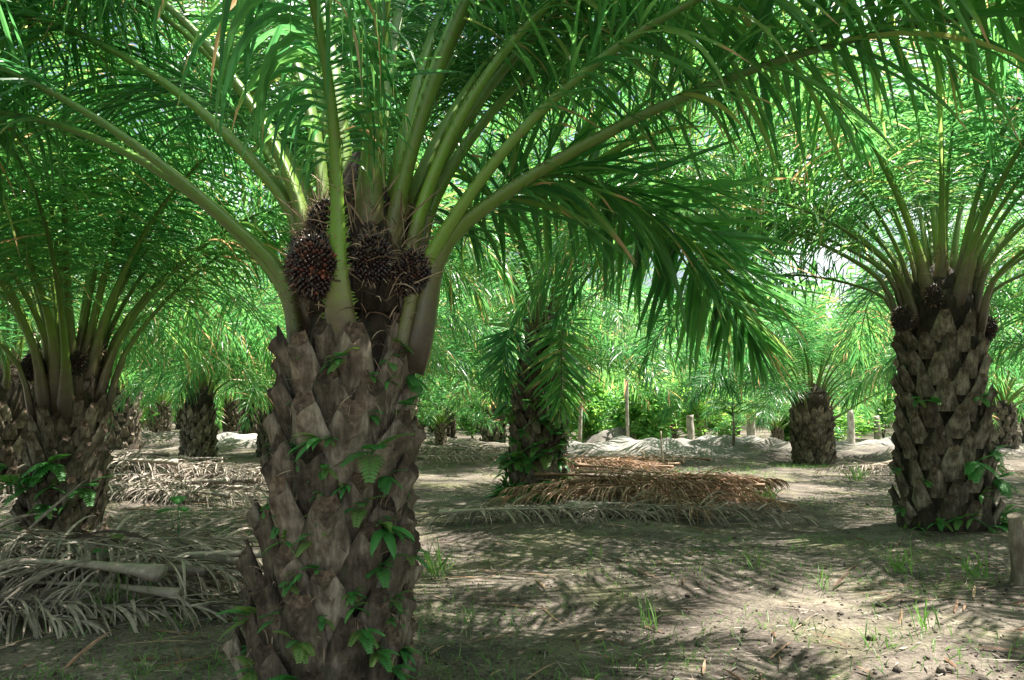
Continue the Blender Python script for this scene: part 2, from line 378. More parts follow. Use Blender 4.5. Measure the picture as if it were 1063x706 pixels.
def trunk_shape(rb, rt, H, lean):
    n = 26; seg = 30; t = np.linspace(0, 1, n); a = np.linspace(0, 2 * np.pi, seg, endpoint=False)
    r = rt + (rb - rt) * (1 - t) ** 1.4 + .06 * np.exp(-((t - .02) / .06) ** 2)
    r = np.where(t > .93, r * (1 - .55 * ((t - .93) / .07) ** 2), r)
    return t, a, r
def trunk_mesh(name, rb, rt, H, lean, seed=0, merged=None):
    t, a, r = trunk_shape(rb, rt, H, lean); g = np.random.default_rng(seed)
    wob = 1 + .035 * np.sin(5 * a[None] + 14 * t[:, None] + seed) + .03 * np.sin(9 * a[None] - 22 * t[:, None])
    X = r[:, None] * np.cos(a) * wob + lean[0] * t[:, None]; Y = r[:, None] * np.sin(a) * wob + lean[1] * t[:, None]
    Z = np.repeat((t * H)[:, None], len(a), 1) - .08 * (t[:, None] == 0)
    n = len(a); i = (np.arange(len(t) - 1) * n)[:, None]; j = np.arange(n)[None]; j2 = (j + 1) % n
    Q = np.stack([i + j, i + j2, i + n + j2, i + n + j], -1).reshape(-1, 4)
    mb = MB(); mb.add(np.stack([X, Y, Z], -1).reshape(-1, 3), [Q, (np.arange(n) + (len(t) - 1) * n)[None]], 0, 0)
    if merged:
        for k, (loc, rz, tilt, sc, me) in enumerate(merged):
            co = np.empty(len(me.vertices) * 3, np.float32); me.vertices.foreach_get('co', co); co = co.reshape(-1, 3) * sc
            c, s = math.cos(tilt), math.sin(tilt); co = np.stack([co[:, 0], co[:, 1] * c + co[:, 2] * s, co[:, 2] * c - co[:, 1] * s], 1)
            c, s = math.cos(rz), math.sin(rz); co = np.stack([co[:, 0] * c - co[:, 1] * s, co[:, 0] * s + co[:, 1] * c, co[:, 2]], 1) + loc
            q = [p for p in me.polygons]
            f4 = np.array([p.vertices[:] for p in q if len(p.vertices) == 4]); f3 = np.array([p.vertices[:] for p in q if len(p.vertices) == 3])
            mb.add(co, [f4, f3], 0, 1)
    return mb.mesh(name, [M_CORE, M_BARK])
def base_spots(rb, rt, H, lean, n, seed, sc=1.0, z0=-.12, ztop=.0):
    g = np.random.default_rng(seed); out = []; top = H - .34 * sc - ztop
    for k in range(n):
        t = k / (n - 1); z = z0 + (top - z0) * t; tt = max(0, z / H)
        r = rt + (rb - rt) * (1 - tt) ** 1.4
        az = k * 2.39996 + g.normal(0, .05)
        loc = np.array([lean[0] * tt + r * math.cos(az) * .97, lean[1] * tt + r * math.sin(az) * .97, z])
        s = sc * g.uniform(.9, 1.12) * (1 - .06 * t)
        out.append((loc, az - math.pi / 2, R(g.normal(3, 3.0)), s, LEAF_BASES[int(g.integers(0, len(LEAF_BASES)))]))
    return out
def add_trunk(root, rb, rt, H, lean, n, seed, sc=1.0, z0=-.12, ztop=0.0):
    tr = link('trunk', trunk_mesh('trunk', rb, rt, H, lean, seed), root)
    for loc, rz, tilt, s, me in base_spots(rb, rt, H, lean, n, seed, sc, z0, ztop):
        o = link('leaf_base', me, tr, loc, (-tilt, 0, rz), s)
    return tr

def strands(P0, D0, L, W, droop, name='fibre', matr=None, seed=0, K=4):
    g = np.random.default_rng(seed); n = len(P0)
    V, Q = ribbons(np.array(P0), np.array(D0), g.normal(0, 1, (n, 3)), np.array(L), np.array(W), K, np.array(droop), .1)
    return mesh_from(name, V, Q, [matr or M_FIBRE], np.repeat(g.random(n), (K + 1) * 3), False)
def fibre_mat(root, ctr, z0, z1, r, n, seed, name='crown_fibre'):
    g = np.random.default_rng(seed); a = g.uniform(0, 6.283, n); z = g.uniform(z0, z1, n); rr = r * g.uniform(.55, 1.05, n)
    P = np.stack([ctr[0] + rr * np.cos(a), ctr[1] + rr * np.sin(a), z], 1)
    D = np.stack([np.cos(a) * .5, np.sin(a) * .5, g.uniform(.2, 1.2, n)], 1) + g.normal(0, .55, (n, 3))
    return link(name, strands(P, D, g.uniform(.08, .26, n), g.uniform(.003, .011, n), g.uniform(0, 1.6, n), seed=seed), root)

# fruit bunches: a spiny egg packed with hundreds of small fruits
def fruit_mesh(seed, n=300, a=.17, b=.21, red=.5):
    g = np.random.default_rng(seed); mb = MB()
    k = np.arange(n) + .5; ph = np.arccos(1 - 2 * k / n); th = np.pi * (1 + 5 ** .5) * k
    nrm = np.stack([np.cos(th) * np.sin(ph), np.sin(th) * np.sin(ph), np.cos(ph)], 1)
    C = nrm * np.array([a, a * .92, b]) * g.uniform(.9, 1.05, (n, 1))
    nu, nv = 7, 5
    for c, d in zip(C, nrm):
        if g.random() < .06: continue
        s = g.uniform(.85, 1.15) * .0145; d = d + g.normal(0, .22, 3); d /= np.linalg.norm(d)
        u = np.cross(d, [0.3, .2, 1]); u /= np.linalg.norm(u); w = np.cross(d, u)
        V = []
        for q in range(nv):
            t = q / (nv - 1); rr = s * math.sin(math.pi * (.12 + .86 * t)) ** .8 * (1 - .35 * t)
            aa = np.linspace(0, 6.283, nu, endpoint=False)
            V.append(c + d * (t * 2.3 - 1.2) * s + rr * (np.cos(aa)[:, None] * u + np.sin(aa)[:, None] * w))
        i = (np.arange(nv - 1) * nu)[:, None]; j = np.arange(nu)[None]; j2 = (j + 1) % nu
        Q = np.stack([i + j, i + j2, i + nu + j2, i + nu + j], -1).reshape(-1, 4)
        mb.add(np.concatenate(V), [Q, (np.arange(nu) + (nv - 1) * nu)[None]], float(np.clip(g.normal(red, .25), 0, 1)), 0)
    # dark core
    aa = np.linspace(0, 6.283, 14, endpoint=False); V = []
    for q in range(9):
        p = math.pi * (q + .02) / 8.04; V.append(np.stack([a * .9 * math.sin(p) * np.cos(aa), a * .85 * math.sin(p) * np.sin(aa), np.full(14, b * .9 * math.cos(p))], 1))
    i = (np.arange(8) * 14)[:, None]; j = np.arange(14)[None]; j2 = (j + 1) % 14
    mb.add(np.concatenate(V), np.stack([i + j, i + 14 + j, i + 14 + j2, i + j2], -1).reshape(-1, 4), .1, 1)
    # spikes
    m = 170; q = g.normal(0, 1, (m, 3)); q /= np.linalg.norm(q, axis=1)[:, None]
    Vs, Qs = ribbons(q * np.array([a, a * .92, b]) * .98, q + g.normal(0, .35, (m, 3)), g.normal(0, 1, (m, 3)), g.uniform(.04, .085, m), g.uniform(.004, .009, m), 3, g.normal(.1, .4, m), .15)
    mb.add(Vs, Qs, np.repeat(g.random(m), 12), 1)
    return mb.mesh('fruit_bunch', [M_FRUIT, M_FIBRE])
FRUIT_RED = fruit_mesh(3, 640, .155, .17, .40); FRUIT_BLACK = fruit_mesh(4, 420, .12, .15, .1)

# ------------------------------------------------------------------ palms
def palm_root(x, y, label, group=None, rz=0):
    o = link('oil_palm', None, None, (x, y, float(gz(x, y)) - .02), (0, 0, rz))
    return tag(o, label, 'palm tree', group)

def foreground_palm():
    root = palm_root(-.93, 4.1, 'large foreground oil palm with a red-black fruit bunch and ferny trunk', 'oil palms of the plantation')
    H = 2.18; lean = (.14, 0.0)
    add_trunk(root, .345, .215, H, lean, 84, 5, 1.0, ztop=.30)
    ctr = (lean[0], lean[1])
    g = np.random.default_rng(12); n = 620; z = g.uniform(.02, 1.85, n); a = g.uniform(-3.14, 0, n); t = z / H
    r = .215 + .13 * (1 - t) ** 1.4 + g.uniform(.02, .10, n)
    D = np.stack([np.cos(a) * .35, np.sin(a) * .35, g.normal(0, .8, n)], 1) + g.normal(0, .5, (n, 3))
    link('trunk_fibre', strands(np.stack([lean[0] * t + r * np.cos(a), r * np.sin(a), z], 1), D, g.uniform(.04, .15, n), g.uniform(.002, .008, n), g.uniform(.3, 2, n), seed=13), root)['kind'] = 'stuff'
    F = [  # azimuth, e0, bend1, bend2, r0, z0, length
        (175, 42, 16, 74, .26, 2.0, 5.0), (168.6, 46, 76, 22, .27, 1.92, 5.2), (163, 48, 54, 16, .25, 2.32, 5.2), (173, 65, 72, 50, .22, 2.38, 4.9),
        (156.7, 58, 58, 16, .2, 2.40, 4.9), (153, 77, 55, 70, .15, 2.46, 4.9), (55.9, 76, 30, 50, .15, 2.45, 4.9), (-14, 74, 30, 100, .13, 2.44, 4.8),
        (-.1, 71, 95, 20, .2, 2.30, 4.9), (65, 70, 70, 35, .24, 2.42, 4.7), (33, 62, 82, 18, .26, 2.35, 5.0), (-11, 59, 72, 50, .21, 1.98, 4.9), (-1, 36, 52, 0, .28, 2.12, 5.6),
        (95, 68, 50, 40, .2, 2.40, 5.0), (118, 62, 50, 36, .22, 2.36, 5.0), (80, 60, 50, 26, .26, 2.15, 5.0), (135, 54, 56, 20, .27, 2.12, 5.0), (105, 52, 50, 18, .27, 2.02, 5.0), (28, 76, 40, 50, .12, 2.5, 5.0), (44, 66, 60, 34, .2, 2.4, 4.9), (10, 74, 42, 45, .12, 2.5, 5.1), (78, 78, 40, 50, .1, 2.5, 5.0), (130, 80, 40, 60, .1, 2.5, 4.8), (20, 62, 52, 34, .2, 2.4, 5.2), (60, 58, 52, 30, .22, 2.3, 5.2),  # later fronds of this row added to thicken the shade
        (296, 80, 40, 60, .1, 2.5, 4.7)]
    for k, (az, e0, b1, b2, r0, z0, L) in enumerate(F):
        e = [70, 84] + quad_e(e0, b1, b2, 13)
        pet = .42 if 150 < az < 180 else .30
        put_frond(root, frond_meshes('hero_frond', e, L * 1.1, 0, 200 + k, pet=pet), R(az), r0 * 1.05 - .05, z0 - .50, ctr)
    # the frond that rises towards the viewer with its leaflets hanging over the fruit
    put_frond(root, frond_meshes('hero_frond', [66, 88, 80, 56, 20, 0, -10, -16, -20], 4.0, 0, 300, pet=.24, droop=8.5, leaf=1.05, base=1.0, width=.036, per=170), R(261), .20, 1.66, ctr)
    # the heavy drooping frond on the right
    put_frond(root, frond_meshes('hero_frond', [66, 60, 40, 10, -20, -38, -46, -50], 3.3, 0, 301, pet=.18, droop=.9, leaf=1.15, per=190, width=.046), R(27), .24, 1.82, ctr)
    # fruit between the petioles
    for (px, py, pz, me, sc, rx) in [(-.165, -.27, 2.10, FRUIT_RED, .9, .25), (.10, -.22, 2.15, FRUIT_BLACK, .82, .2), (-.14, -.15, 2.34, FRUIT_BLACK, .8, .1), (.28, -.10, 2.10, FRUIT_BLACK, .8, .3), (-.28, .02, 2.25, FRUIT_BLACK, .75, 0)]:
        link('fruit_bunch', me, root, (ctr[0] + px, py, pz), (rx, .1, px * 3), sc)
    fibre_mat(root, ctr, 1.85, 2.5, .30, 700, 11)
    # dark heart of sheaths behind the petiole bases
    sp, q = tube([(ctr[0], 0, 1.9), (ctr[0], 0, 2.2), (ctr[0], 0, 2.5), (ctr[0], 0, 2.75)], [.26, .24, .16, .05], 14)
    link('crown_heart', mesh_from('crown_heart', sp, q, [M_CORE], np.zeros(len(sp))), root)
    return root, H, lean
foreground_palm()

TPL = {}
def template(lod, k):
    """a handful of frond kinds from upright and young (0) to low and old (6)"""
    key = (lod, k)
    if key not in TPL:
        E = [(84, 34, 50), (77, 45, 62), (69, 55, 62), (60, 64, 55), (50, 66, 46), (38, 62, 36), (26, 50, 36)][k]
        L = [4.4, 4.9, 5.2, 5.3, 5.2, 5.0, 4.6][k]
        ee, L = (quad_e(*E), L) if lod == 2 else ([70, 82] + quad_e(*E, 13), L * 1.09)
        TPL[key] = [frond_meshes('frond', ee, L, lod, 500 + 31 * k + 7 * v + 100 * lod, pet=.23, sway=(-.05, .04)[v], droop=(.8, 1.1)[v] + .12 * k,
                                 width=(.036, .034, .060)[lod], base=(1, .74, 1.0)[lod]) for v in range(2)]
    return TPL[key]

def oil_palm(x, y, label, H, rb, rt, n=28, lod=1, seed=0, lean=(0, 0), bases=86, sc=.95, skip=(), group='oil palms of the plantation', fr=1.0, low=6, flare=.30, keep=3, drop=()):
    root = palm_root(x, y, label, group); g = np.random.default_rng(seed)
    if lod == 1:
        add_trunk(root, rb, rt, H, lean, bases, seed, sc, ztop=.34)
        fibre_mat(root, lean, H - .25, H + .35, flare, 260, seed)
    else:
        link('trunk', trunk_mesh('trunk', rb, rt, H, lean, seed, base_spots(rb, rt, H, lean, bases, seed, sc)), root)
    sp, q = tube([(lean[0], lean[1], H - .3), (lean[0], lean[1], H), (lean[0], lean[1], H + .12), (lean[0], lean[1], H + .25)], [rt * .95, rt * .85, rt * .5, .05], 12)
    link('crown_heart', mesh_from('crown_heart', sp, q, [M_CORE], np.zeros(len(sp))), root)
    for k in range(n):
        t = k / (n - 1); az = k * 2.39996 + seed * 1.3 + g.normal(0, .12)
        kk = int(np.clip(round(low * t ** .85 + g.normal(0, .35)), 0, 6))
        if any(abs((math.degrees(az) - c + 180) % 360 - 180) < 4 for c in drop): continue
        if kk >= keep and any(abs((math.degrees(az) - c + 180) % 360 - 180) < w for c, w in skip): continue
        put_frond(root, template(lod, kk)[int(g.integers(0, 2))], az, flare * (.3 + .7 * t) - .07, H + .25 - .5 * t - .40, lean, fr * g.uniform(.9, 1.08), g.normal(0, .08))
    return root

GP = 'oil palms of the plantation'
right_palm = oil_palm(5.02, 9.35, 'stout oil palm on the right with cut leaf bases and dark fruit', 2.8, .47, .37, 44, 1, 21, (.05, 0), 100, .92, low=6, flare=.53, skip=((-108, 36),), keep=4, drop=(-84, -115))
for px, py, pz, s in [(-.46, -.10, 2.36, .95), (.50, -.10, 2.25, 1.0), (-.2, -.30, 2.62, .8)]:
    link('fruit_bunch', FRUIT_BLACK, right_palm, (px, py, pz), (.2, 0, px), s)
left_palm = oil_palm(-4.66, 8.35, 'squat oil palm at the left edge with many upright dark petioles', 1.85, .35, .28, 38, 1, 33, (.06, 0), 90, .78, low=4, flare=.38, skip=((-35, 26),))
for px, py, pz, s in [(-.2, -.27, 1.80, .9), (.22, -.26, 1.84, .9)]:
    link('fruit_bunch', FRUIT_BLACK, left_palm, (px, py, pz), (.2, 0, px), s)
mid_palm = oil_palm(.36, 12.65, 'slender oil palm in the middle, trunk wrapped in climbing ferns under a dark hanging frond', 2.75, .38, .30, 24, 1, 45, (.16, 0), 104, .85, low=4, flare=.3)
put_frond(mid_palm, frond_meshes('near_frond', [35, -50, -84, -92, -95, -96], 1.75, 1, 77, pet=.12, leaf=1.35, droop=.35, width=.055, base=1.6, per=56), R(-84), .30, 2.80, (.30, 0))
put_frond(mid_palm, frond_meshes('near_frond', [30, -30, -76, -88, -90], 1.5, 1, 78, pet=.12, leaf=1.2, droop=.6, width=.055, base=1.6, per=56), R(-135), .28, 2.70, (.16, 0))
clear_palm = oil_palm(7.75, 20.7, 'smaller oil palm before the bright clearing with a low frond reaching right', 1.85, .44, .46, 40, 1, 52, (0, 0), 92, .9, low=6, fr=.80, flare=.5, skip=((-90, 32),))
put_frond(clear_palm, frond_meshes('near_frond', [22, 34, 26, 10, -10, -30], 3.6, 1, 79, pet=.5, base=1.3), R(-8), .35, 1.1)
put_frond(clear_palm, frond_meshes('near_frond', [40, 44, 36, 18, -4, -25], 3.6, 1, 80, pet=.4, base=1.3), R(4), .3, 1.2)
oil_palm(-8.6, 22.0, 'dark-trunked oil palm standing alone behind the left frond heaps', 1.95, .40, .36, 24, 1, 61, (0, 0), 70, .85, low=5, fr=.95)
side_palm = oil_palm(3.75, .7, 'oil palm beside the camera whose fronds hang into the upper right', 2.3, .42, .34, 13, 1, 74, (0, 0), 60, 1, skip=((155, 42), (190, 40)), low=4, keep=0)
for az, e, sd in [(108, [82, 74, 60, 42, 22, 2, -14, -26], 91), (119, [80, 70, 56, 40, 20, 4, -10, -22], 92), (128, [80, 68, 54, 38, 20, 4, -8, -20], 94), (96, [78, 66, 50, 32, 12, -6, -20, -30], 93)]:
    put_frond(side_palm, frond_meshes('near_frond', e, 5.6 if sd == 93 else 6.3, 0, sd, pet=.24, leaf=1.0), R(az), .2, 2.2)  # long fronds over the upper right, added to shade the drooping frond
oil_palm(9.3, 5.2, 'oil palm outside the right edge reaching in over the stout palm', 2.6, .45, .38, 32, 1, 83, (0, 0), 50, 1, low=4, skip=((165, 50),), keep=4)
oil_palm(-6.3, -.6, 'unseen oil palm behind the camera, added to cast shade', 2.3, .45, .38, 26, 1, 91, (0, 0), 50, 1, low=4)  # out-of-view palm added as a shade caster
oil_palm(-9.7, 3.9, 'oil palm outside the left edge, added to give shade', 2.2, .45, .38, 24, 1, 97, (0, 0), 50, 1, low=4)  # fill-in palm beyond the frame, put in for its shade
oil_palm(-8.15, 12.9, 'oil palm just behind the left edge palm with a rusty sunlit trunk', 2.0, .42, .38, 20, 1, 101, (0, 0), 70, .9, low=5)
oil_palm(-4.3, 17.0, 'oil palm standing directly behind the foreground trunk', 1.9, .42, .38, 20, 1, 107, (0, 0), 60, .9, low=5)
oil_palm(10.6, 14.2, 'oil palm behind the right edge of the stout palm', 2.3, .42, .38, 32, 1, 113, (0, 0), 60, .9, low=6)
oil_palm(1.0, 21.5, 'oil palm half hidden behind the fern-wrapped middle palm', 2.0, .42, .36, 24, 1, 117, (0, 0), 60, .9, low=5)

# rows further back: trunk and crown only
def crown_meshes(seed, n=24):
    g = np.random.default_rng(seed); Vs = []; Fs = []; As = []; o = 0; Vt = []; Ft = []; At = []; ot = 0
    for k in range(n):
        t = k / (n - 1); az = k * 2.39996 + g.normal(0, .15); kk = int(np.clip(round(5.6 * t ** .85 + g.normal(0, .4)), 0, 6))
        for which, me in enumerate(template(2, kk)[k % 2]):
            co = np.empty(len(me.vertices) * 3, np.float32); me.vertices.foreach_get('co', co); co = co.reshape(-1, 3) * g.uniform(.88, 1.08)
            c, s = math.cos(az), math.sin(az)
            co = np.stack([co[:, 0] * c - co[:, 1] * s, co[:, 0] * s + co[:, 1] * c, co[:, 2]], 1) + np.array([.3 * t * c, .3 * t * s, .25 - .5 * t])
            q = np.array([p.vertices[:] for p in me.polygons if len(p.vertices) == 4])
            a = np.empty(len(me.vertices), np.float32); me.attributes['rnd'].data.foreach_get('value', a)
            if which == 0: Vt.append(co); Ft.append(q + ot); At.append(a); ot += len(co)
            else: Vs.append(co); Fs.append(q + o); As.append(a); o += len(co)
    return (mesh_from('crown', np.concatenate(Vs), np.concatenate(Fs), [M_LEAF], np.concatenate(As), False),
            mesh_from('petioles', np.concatenate(Vt), np.concatenate(Ft), [M_PET], np.concatenate(At)))
CROWNS = [crown_meshes(900 + k) for k in range(3)]
TRUNKS = [trunk_mesh('trunk', .42, .36, h, (0, 0), 70 + k, base_spots(.42, .36, h, (0, 0), 54, 70 + k, .95)) for k, h in enumerate((1.7, 2.2, 2.7))]
HT = (1.7, 2.2, 2.7)
def far_palm(x, y, label, k, sc=1.0, rz=0, group='oil palms in the rows far behind'):
    r = link('oil_palm', None, None, (x, y, float(gz(x, y)) - .02), (0, 0, rz)); tag(r, label, 'palm tree', group)
    link('trunk', TRUNKS[k], r, scale=sc)
    cr = link('crown', CROWNS[(k + int(abs(x * 7))) % 3][0], r, (0, 0, HT[k] * sc), scale=sc)
    link('petiole', CROWNS[(k + int(abs(x * 7))) % 3][1], cr)
far_palm(-13.0, 27.0, 'far oil palm just left of the lone dark-trunked palm', 1, 1.0, .4)
far_palm(-10.0, 31.0, 'far oil palm just right of the lone dark-trunked palm', 1, 1.0, 1.4)
far_palm(-6.9, 23.2, 'pale sunlit palm trunk at the left edge of the foreground trunk', 0, .95, 2.4)
far_palm(-.7, 30.5, 'far oil palm just left of the fern-wrapped middle palm', 1, 1, 3.1)
far_palm(15.0, 24.5, 'low oil palm with spiky dark fronds beyond the right edge of the stout palm', 0, .85, .9)
FARL = 'distant oil palm in the plantation rows behind the frond heaps'
g = np.random.default_rng(19)
A_, B_ = np.array([4.3, -3.9]), np.array([5.0, 4.6])
taken = [(-13, 27), (-10, 31), (-6.9, 23.2), (-.7, 30.5), (15, 24.5), (7.75, 20.7), (-8.6, 22)]
spots = []
for i in range(-14, 8):
    for j in range(-3, 16):
        p = np.array([-4.75, 8.35]) + i * A_ + j * B_ + g.normal(0, .35, 2)
        x, y = p; D = y
        if y < 20 or y > 62 or abs(x) > .72 * y + 3: continue
        if any(math.hypot(x - a, y - b) < 3.6 for a, b in taken): continue
        if abs(i) <= 1 and 0 <= j <= 1: continue
        px = 531 + 827 * x / y
        if 575 < px < 935 and y < 47: continue          # the bright clearing
        spots.append((x, y))
for x, y in spots:
    far_palm(x, y, FARL, int(g.integers(0, 3)), g.uniform(.9, 1.15), g.uniform(0, 6.28))
# young trunkless palms in the clearing
YG = 'young palms in the bright clearing'
for x, y, k, sc in [(9.1, 27.5, 0, .45), (4.6, 31, 0, .5), (12.5, 33, 0, .6), (7.2, 36, 0, .6), (2.2, 34, 0, .5), (10.5, 38, 0, .65), (-2.4, 27, 0, .42)]:
    far_palm(x, y, 'low young palm among the sunlit undergrowth of the clearing', k, sc, x, YG)

# ------------------------------------------------------------------ undergrowth beyond the clearing
def leaf_cloud(n, size, seed, rad, leaf, aspect=.45):
    g = np.random.default_rng(seed); c = g.normal(0, 1, (max(6, n // 60), 3)); c /= np.linalg.norm(c, axis=1)[:, None]
    c *= np.array(rad) * g.uniform(.35, .95, (len(c), 1)); c[:, 2] += rad[2]
    P = c[g.integers(0, len(c), n)] + g.normal(0, 1, (n, 3)) * np.array(rad) * size
    P[:, 2] = np.maximum(P[:, 2], .05)
    D = g.normal(0, 1, (n, 3)); D[:, 2] = np.abs(D[:, 2]) * .4
    return ribbons(P, D, g.normal(0, 1, (n, 3)), leaf * g.uniform(.6, 1.3, n), leaf * aspect * g.uniform(.7, 1.2, n), 2, np.full(n, .8), .15) + (n,)
def shrub_mesh(seed, n, rad, leaf):
    V, Q, n = leaf_cloud(n, .16, seed, rad, leaf); g = np.random.default_rng(seed)
    return mesh_from('shrub_foliage', V, Q, [M_SHRUB], np.repeat(np.clip(g.normal(.45, .25, n), 0, 1), 9), False)
SHRUBS = [shrub_mesh(60 + k, 1500, r, .24) for k, r in enumerate([(1.1, 1.0, .8), (1.4, 1.1, 1.2), (.9, .9, 1.5)])]
def stems_mesh(seed, h):
    g = np.random.default_rng(seed); mb = MB()
    for k in range(6):
        a = g.uniform(0, 6.28); V, Q = tube([(0, 0, -.05), (.2 * math.cos(a), .2 * math.sin(a), h * .5), (.5 * math.cos(a), .5 * math.sin(a), h)], [.03, .022, .008], 5); mb.add(V, Q)
    return mb.mesh('shrub_stems', [M_LOG])
STEMS = [stems_mesh(80 + k, h) for k, h in enumerate((1.2, 1.8, 2.2))]
for k in range(40):
    y = g.uniform(27, 50); px = g.uniform(430, 960) if k > 6 else g.uniform(60, 430)
    x = (px - 531) / 827 * y; q = k % 3
    r = link('shrub', STEMS[q], None, (x, y, float(gz(x, y))), (0, 0, g.uniform(0, 6.28)), (g.uniform(.6, 1.4), g.uniform(.6, 1.4), g.uniform(.6, 1.7)))
    tag(r, 'bright green leafy shrub in the undergrowth beyond the sandy bank', 'shrub', 'shrubs of the far undergrowth'); link('foliage', SHRUBS[q], r)
# a far wood closing the rows
def far_wood():
    g = np.random.default_rng(5); n = 42000
    y = g.uniform(62, 84, n); x = g.uniform(-70, 70, n); z = np.abs(g.normal(0, 1, n)) * 5.5 + .2; z = np.minimum(z, 15 + 2 * np.sin(x * .4) + 1.5 * np.sin(x * 1.3))
    P = np.stack([x, y, z], 1); D = g.normal(0, 1, (n, 3)); D[:, 2] -= .3
    V, Q = ribbons(P, D, g.normal(0, 1, (n, 3)), g.uniform(.8, 1.8, n), g.uniform(.25, .5, n), 2, np.full(n, .9), .15)
    tag(link('far_wood', mesh_from('far_wood', V, Q, [M_SHRUB], np.repeat(np.clip(g.normal(.35, .25, n), 0, 1), 9), False)), 'green mass of woodland closing the view behind the palm rows', 'woodland', kind='stuff')
far_wood()

# broad-leaved sapling in the clearing: bare stem, umbrella of lobed leaves
def sapling(x, y, h, seed, label):
    g = np.random.default_rng(seed); r = link('sapling', None, None, (x, y, float(gz(x, y)) - .02)); tag(r, label, 'sapling')
    V, Q = tube([(0, 0, 0), (.03, .02, h * .5), (-.02, 0, h)], [.045, .035, .02], 7); link('stem', mesh_from('stem', V, Q, [M_PALE], np.zeros(len(V))), r)
    mb = MB()
    for k in range(26):
        a = g.uniform(0, 6.28); l = g.uniform(.4, .85); z = h - g.uniform(0, .5)
        tip = np.array([l * math.cos(a), l * math.sin(a), z + .2 + g.uniform(-.3, .2)])
        V, Q = tube([(0, 0, z), tip * [.5, .5, 0] + [0, 0, z + .18], tip], [.012, .01, .006], 4); mb.add(V, Q, .3)
        m = 7; an = a + np.linspace(-1.9, 1.9, m)
        D = np.stack([np.cos(an), np.sin(an), np.full(m, -.15)], 1)
        V, Q = ribbons(np.tile(tip, (m, 1)), D, np.cross(D, [0, 0, 1.0]), np.full(m, .32) * (1 - .12 * np.abs(np.linspace(-2, 2, m))), np.full(m, .11), 4, np.full(m, .7), .1); mb.add(V, Q, float(g.random()))
    link('foliage', mb.mesh('sapling_foliage', [M_SHRUB], False), r)
sapling(6.35, 23.0, 1.25, 3, 'slender papaya-like sapling with an umbrella of pale green leaves on the bank')

# ------------------------------------------------------------------ posts, stumps, thin trunks
def post(name, x, y, h, r, label, cat, m=M_PALE, seed=0, top=1.0, group=None, flare=1.25):
    g = np.random.default_rng(seed); n = 12; z = np.linspace(0, 1, n)
    P = np.stack([.02 * h * np.sin(3 * z + seed), .015 * h * np.sin(4 * z + 2 * seed), z * (h + .08) - .08], 1)
    rad = r * (1 + (flare - 1) * np.exp(-z * 9) + .05 * np.sin(11 * z + seed)) * (1 + (top - 1) * z)
    V, Q = tube(P, rad, 12); a = np.arctan2(V[:, 1], V[:, 0]); V[:, :2] *= (1 + .05 * np.sin(5 * a + 6 * V[:, 2]))[:, None]
    V[-12:, 2] += .02 * np.sin(a[-12:] * 1 + seed)
    o = link(name, mesh_from(name, V, Q, [m], np.zeros(len(V)), np.array([True] * len(Q[0]) + [False] * 2)), None, (x, y, float(gz(x, y))))
    return tag(o, label, cat, group)
post('wooden_stump', 4.05, 6.5, .54, .06, 'short weathered log stump standing at the right edge', 'stump', M_STUMP, 1, .95, flare=1.7)
PG = 'pale posts and thin trunks around the clearing'
post('post', 5.35, 24.0, .75, .11, 'short white post on the sandy bank', 'post', M_PALE, 2, 1, PG)
post('post', 7.3, 24.4, .85, .13, 'pale stub left of the small palm in the clearing', 'post', M_PALE, 3, 1, PG)
post('thin_tree', 3.9, 26.0, 7.5, .06, 'thin pale trunk rising from the clearing under the drooping frond', 'tree trunk', M_PALE, 4, .6, PG)
post('thin_tree', 2.35, 26.5, 6.5, .06, 'slim pale trunk rising just right of the middle palm', 'tree trunk', M_PALE, 5, .7, PG)
post('post', 11.2, 26.5, 1.2, .12, 'white post right of the small palm in the clearing', 'post', M_PALE, 6, .9, PG)
post('post', 13.2, 29, 1.1, .12, 'white post beside the stout palm trunk', 'post', M_PALE, 7, .9, PG)
post('stick', 3.55, 19.0, .9, .022, 'thin upright stick behind the brown frond heap', 'stick', M_LOG, 8, .8)

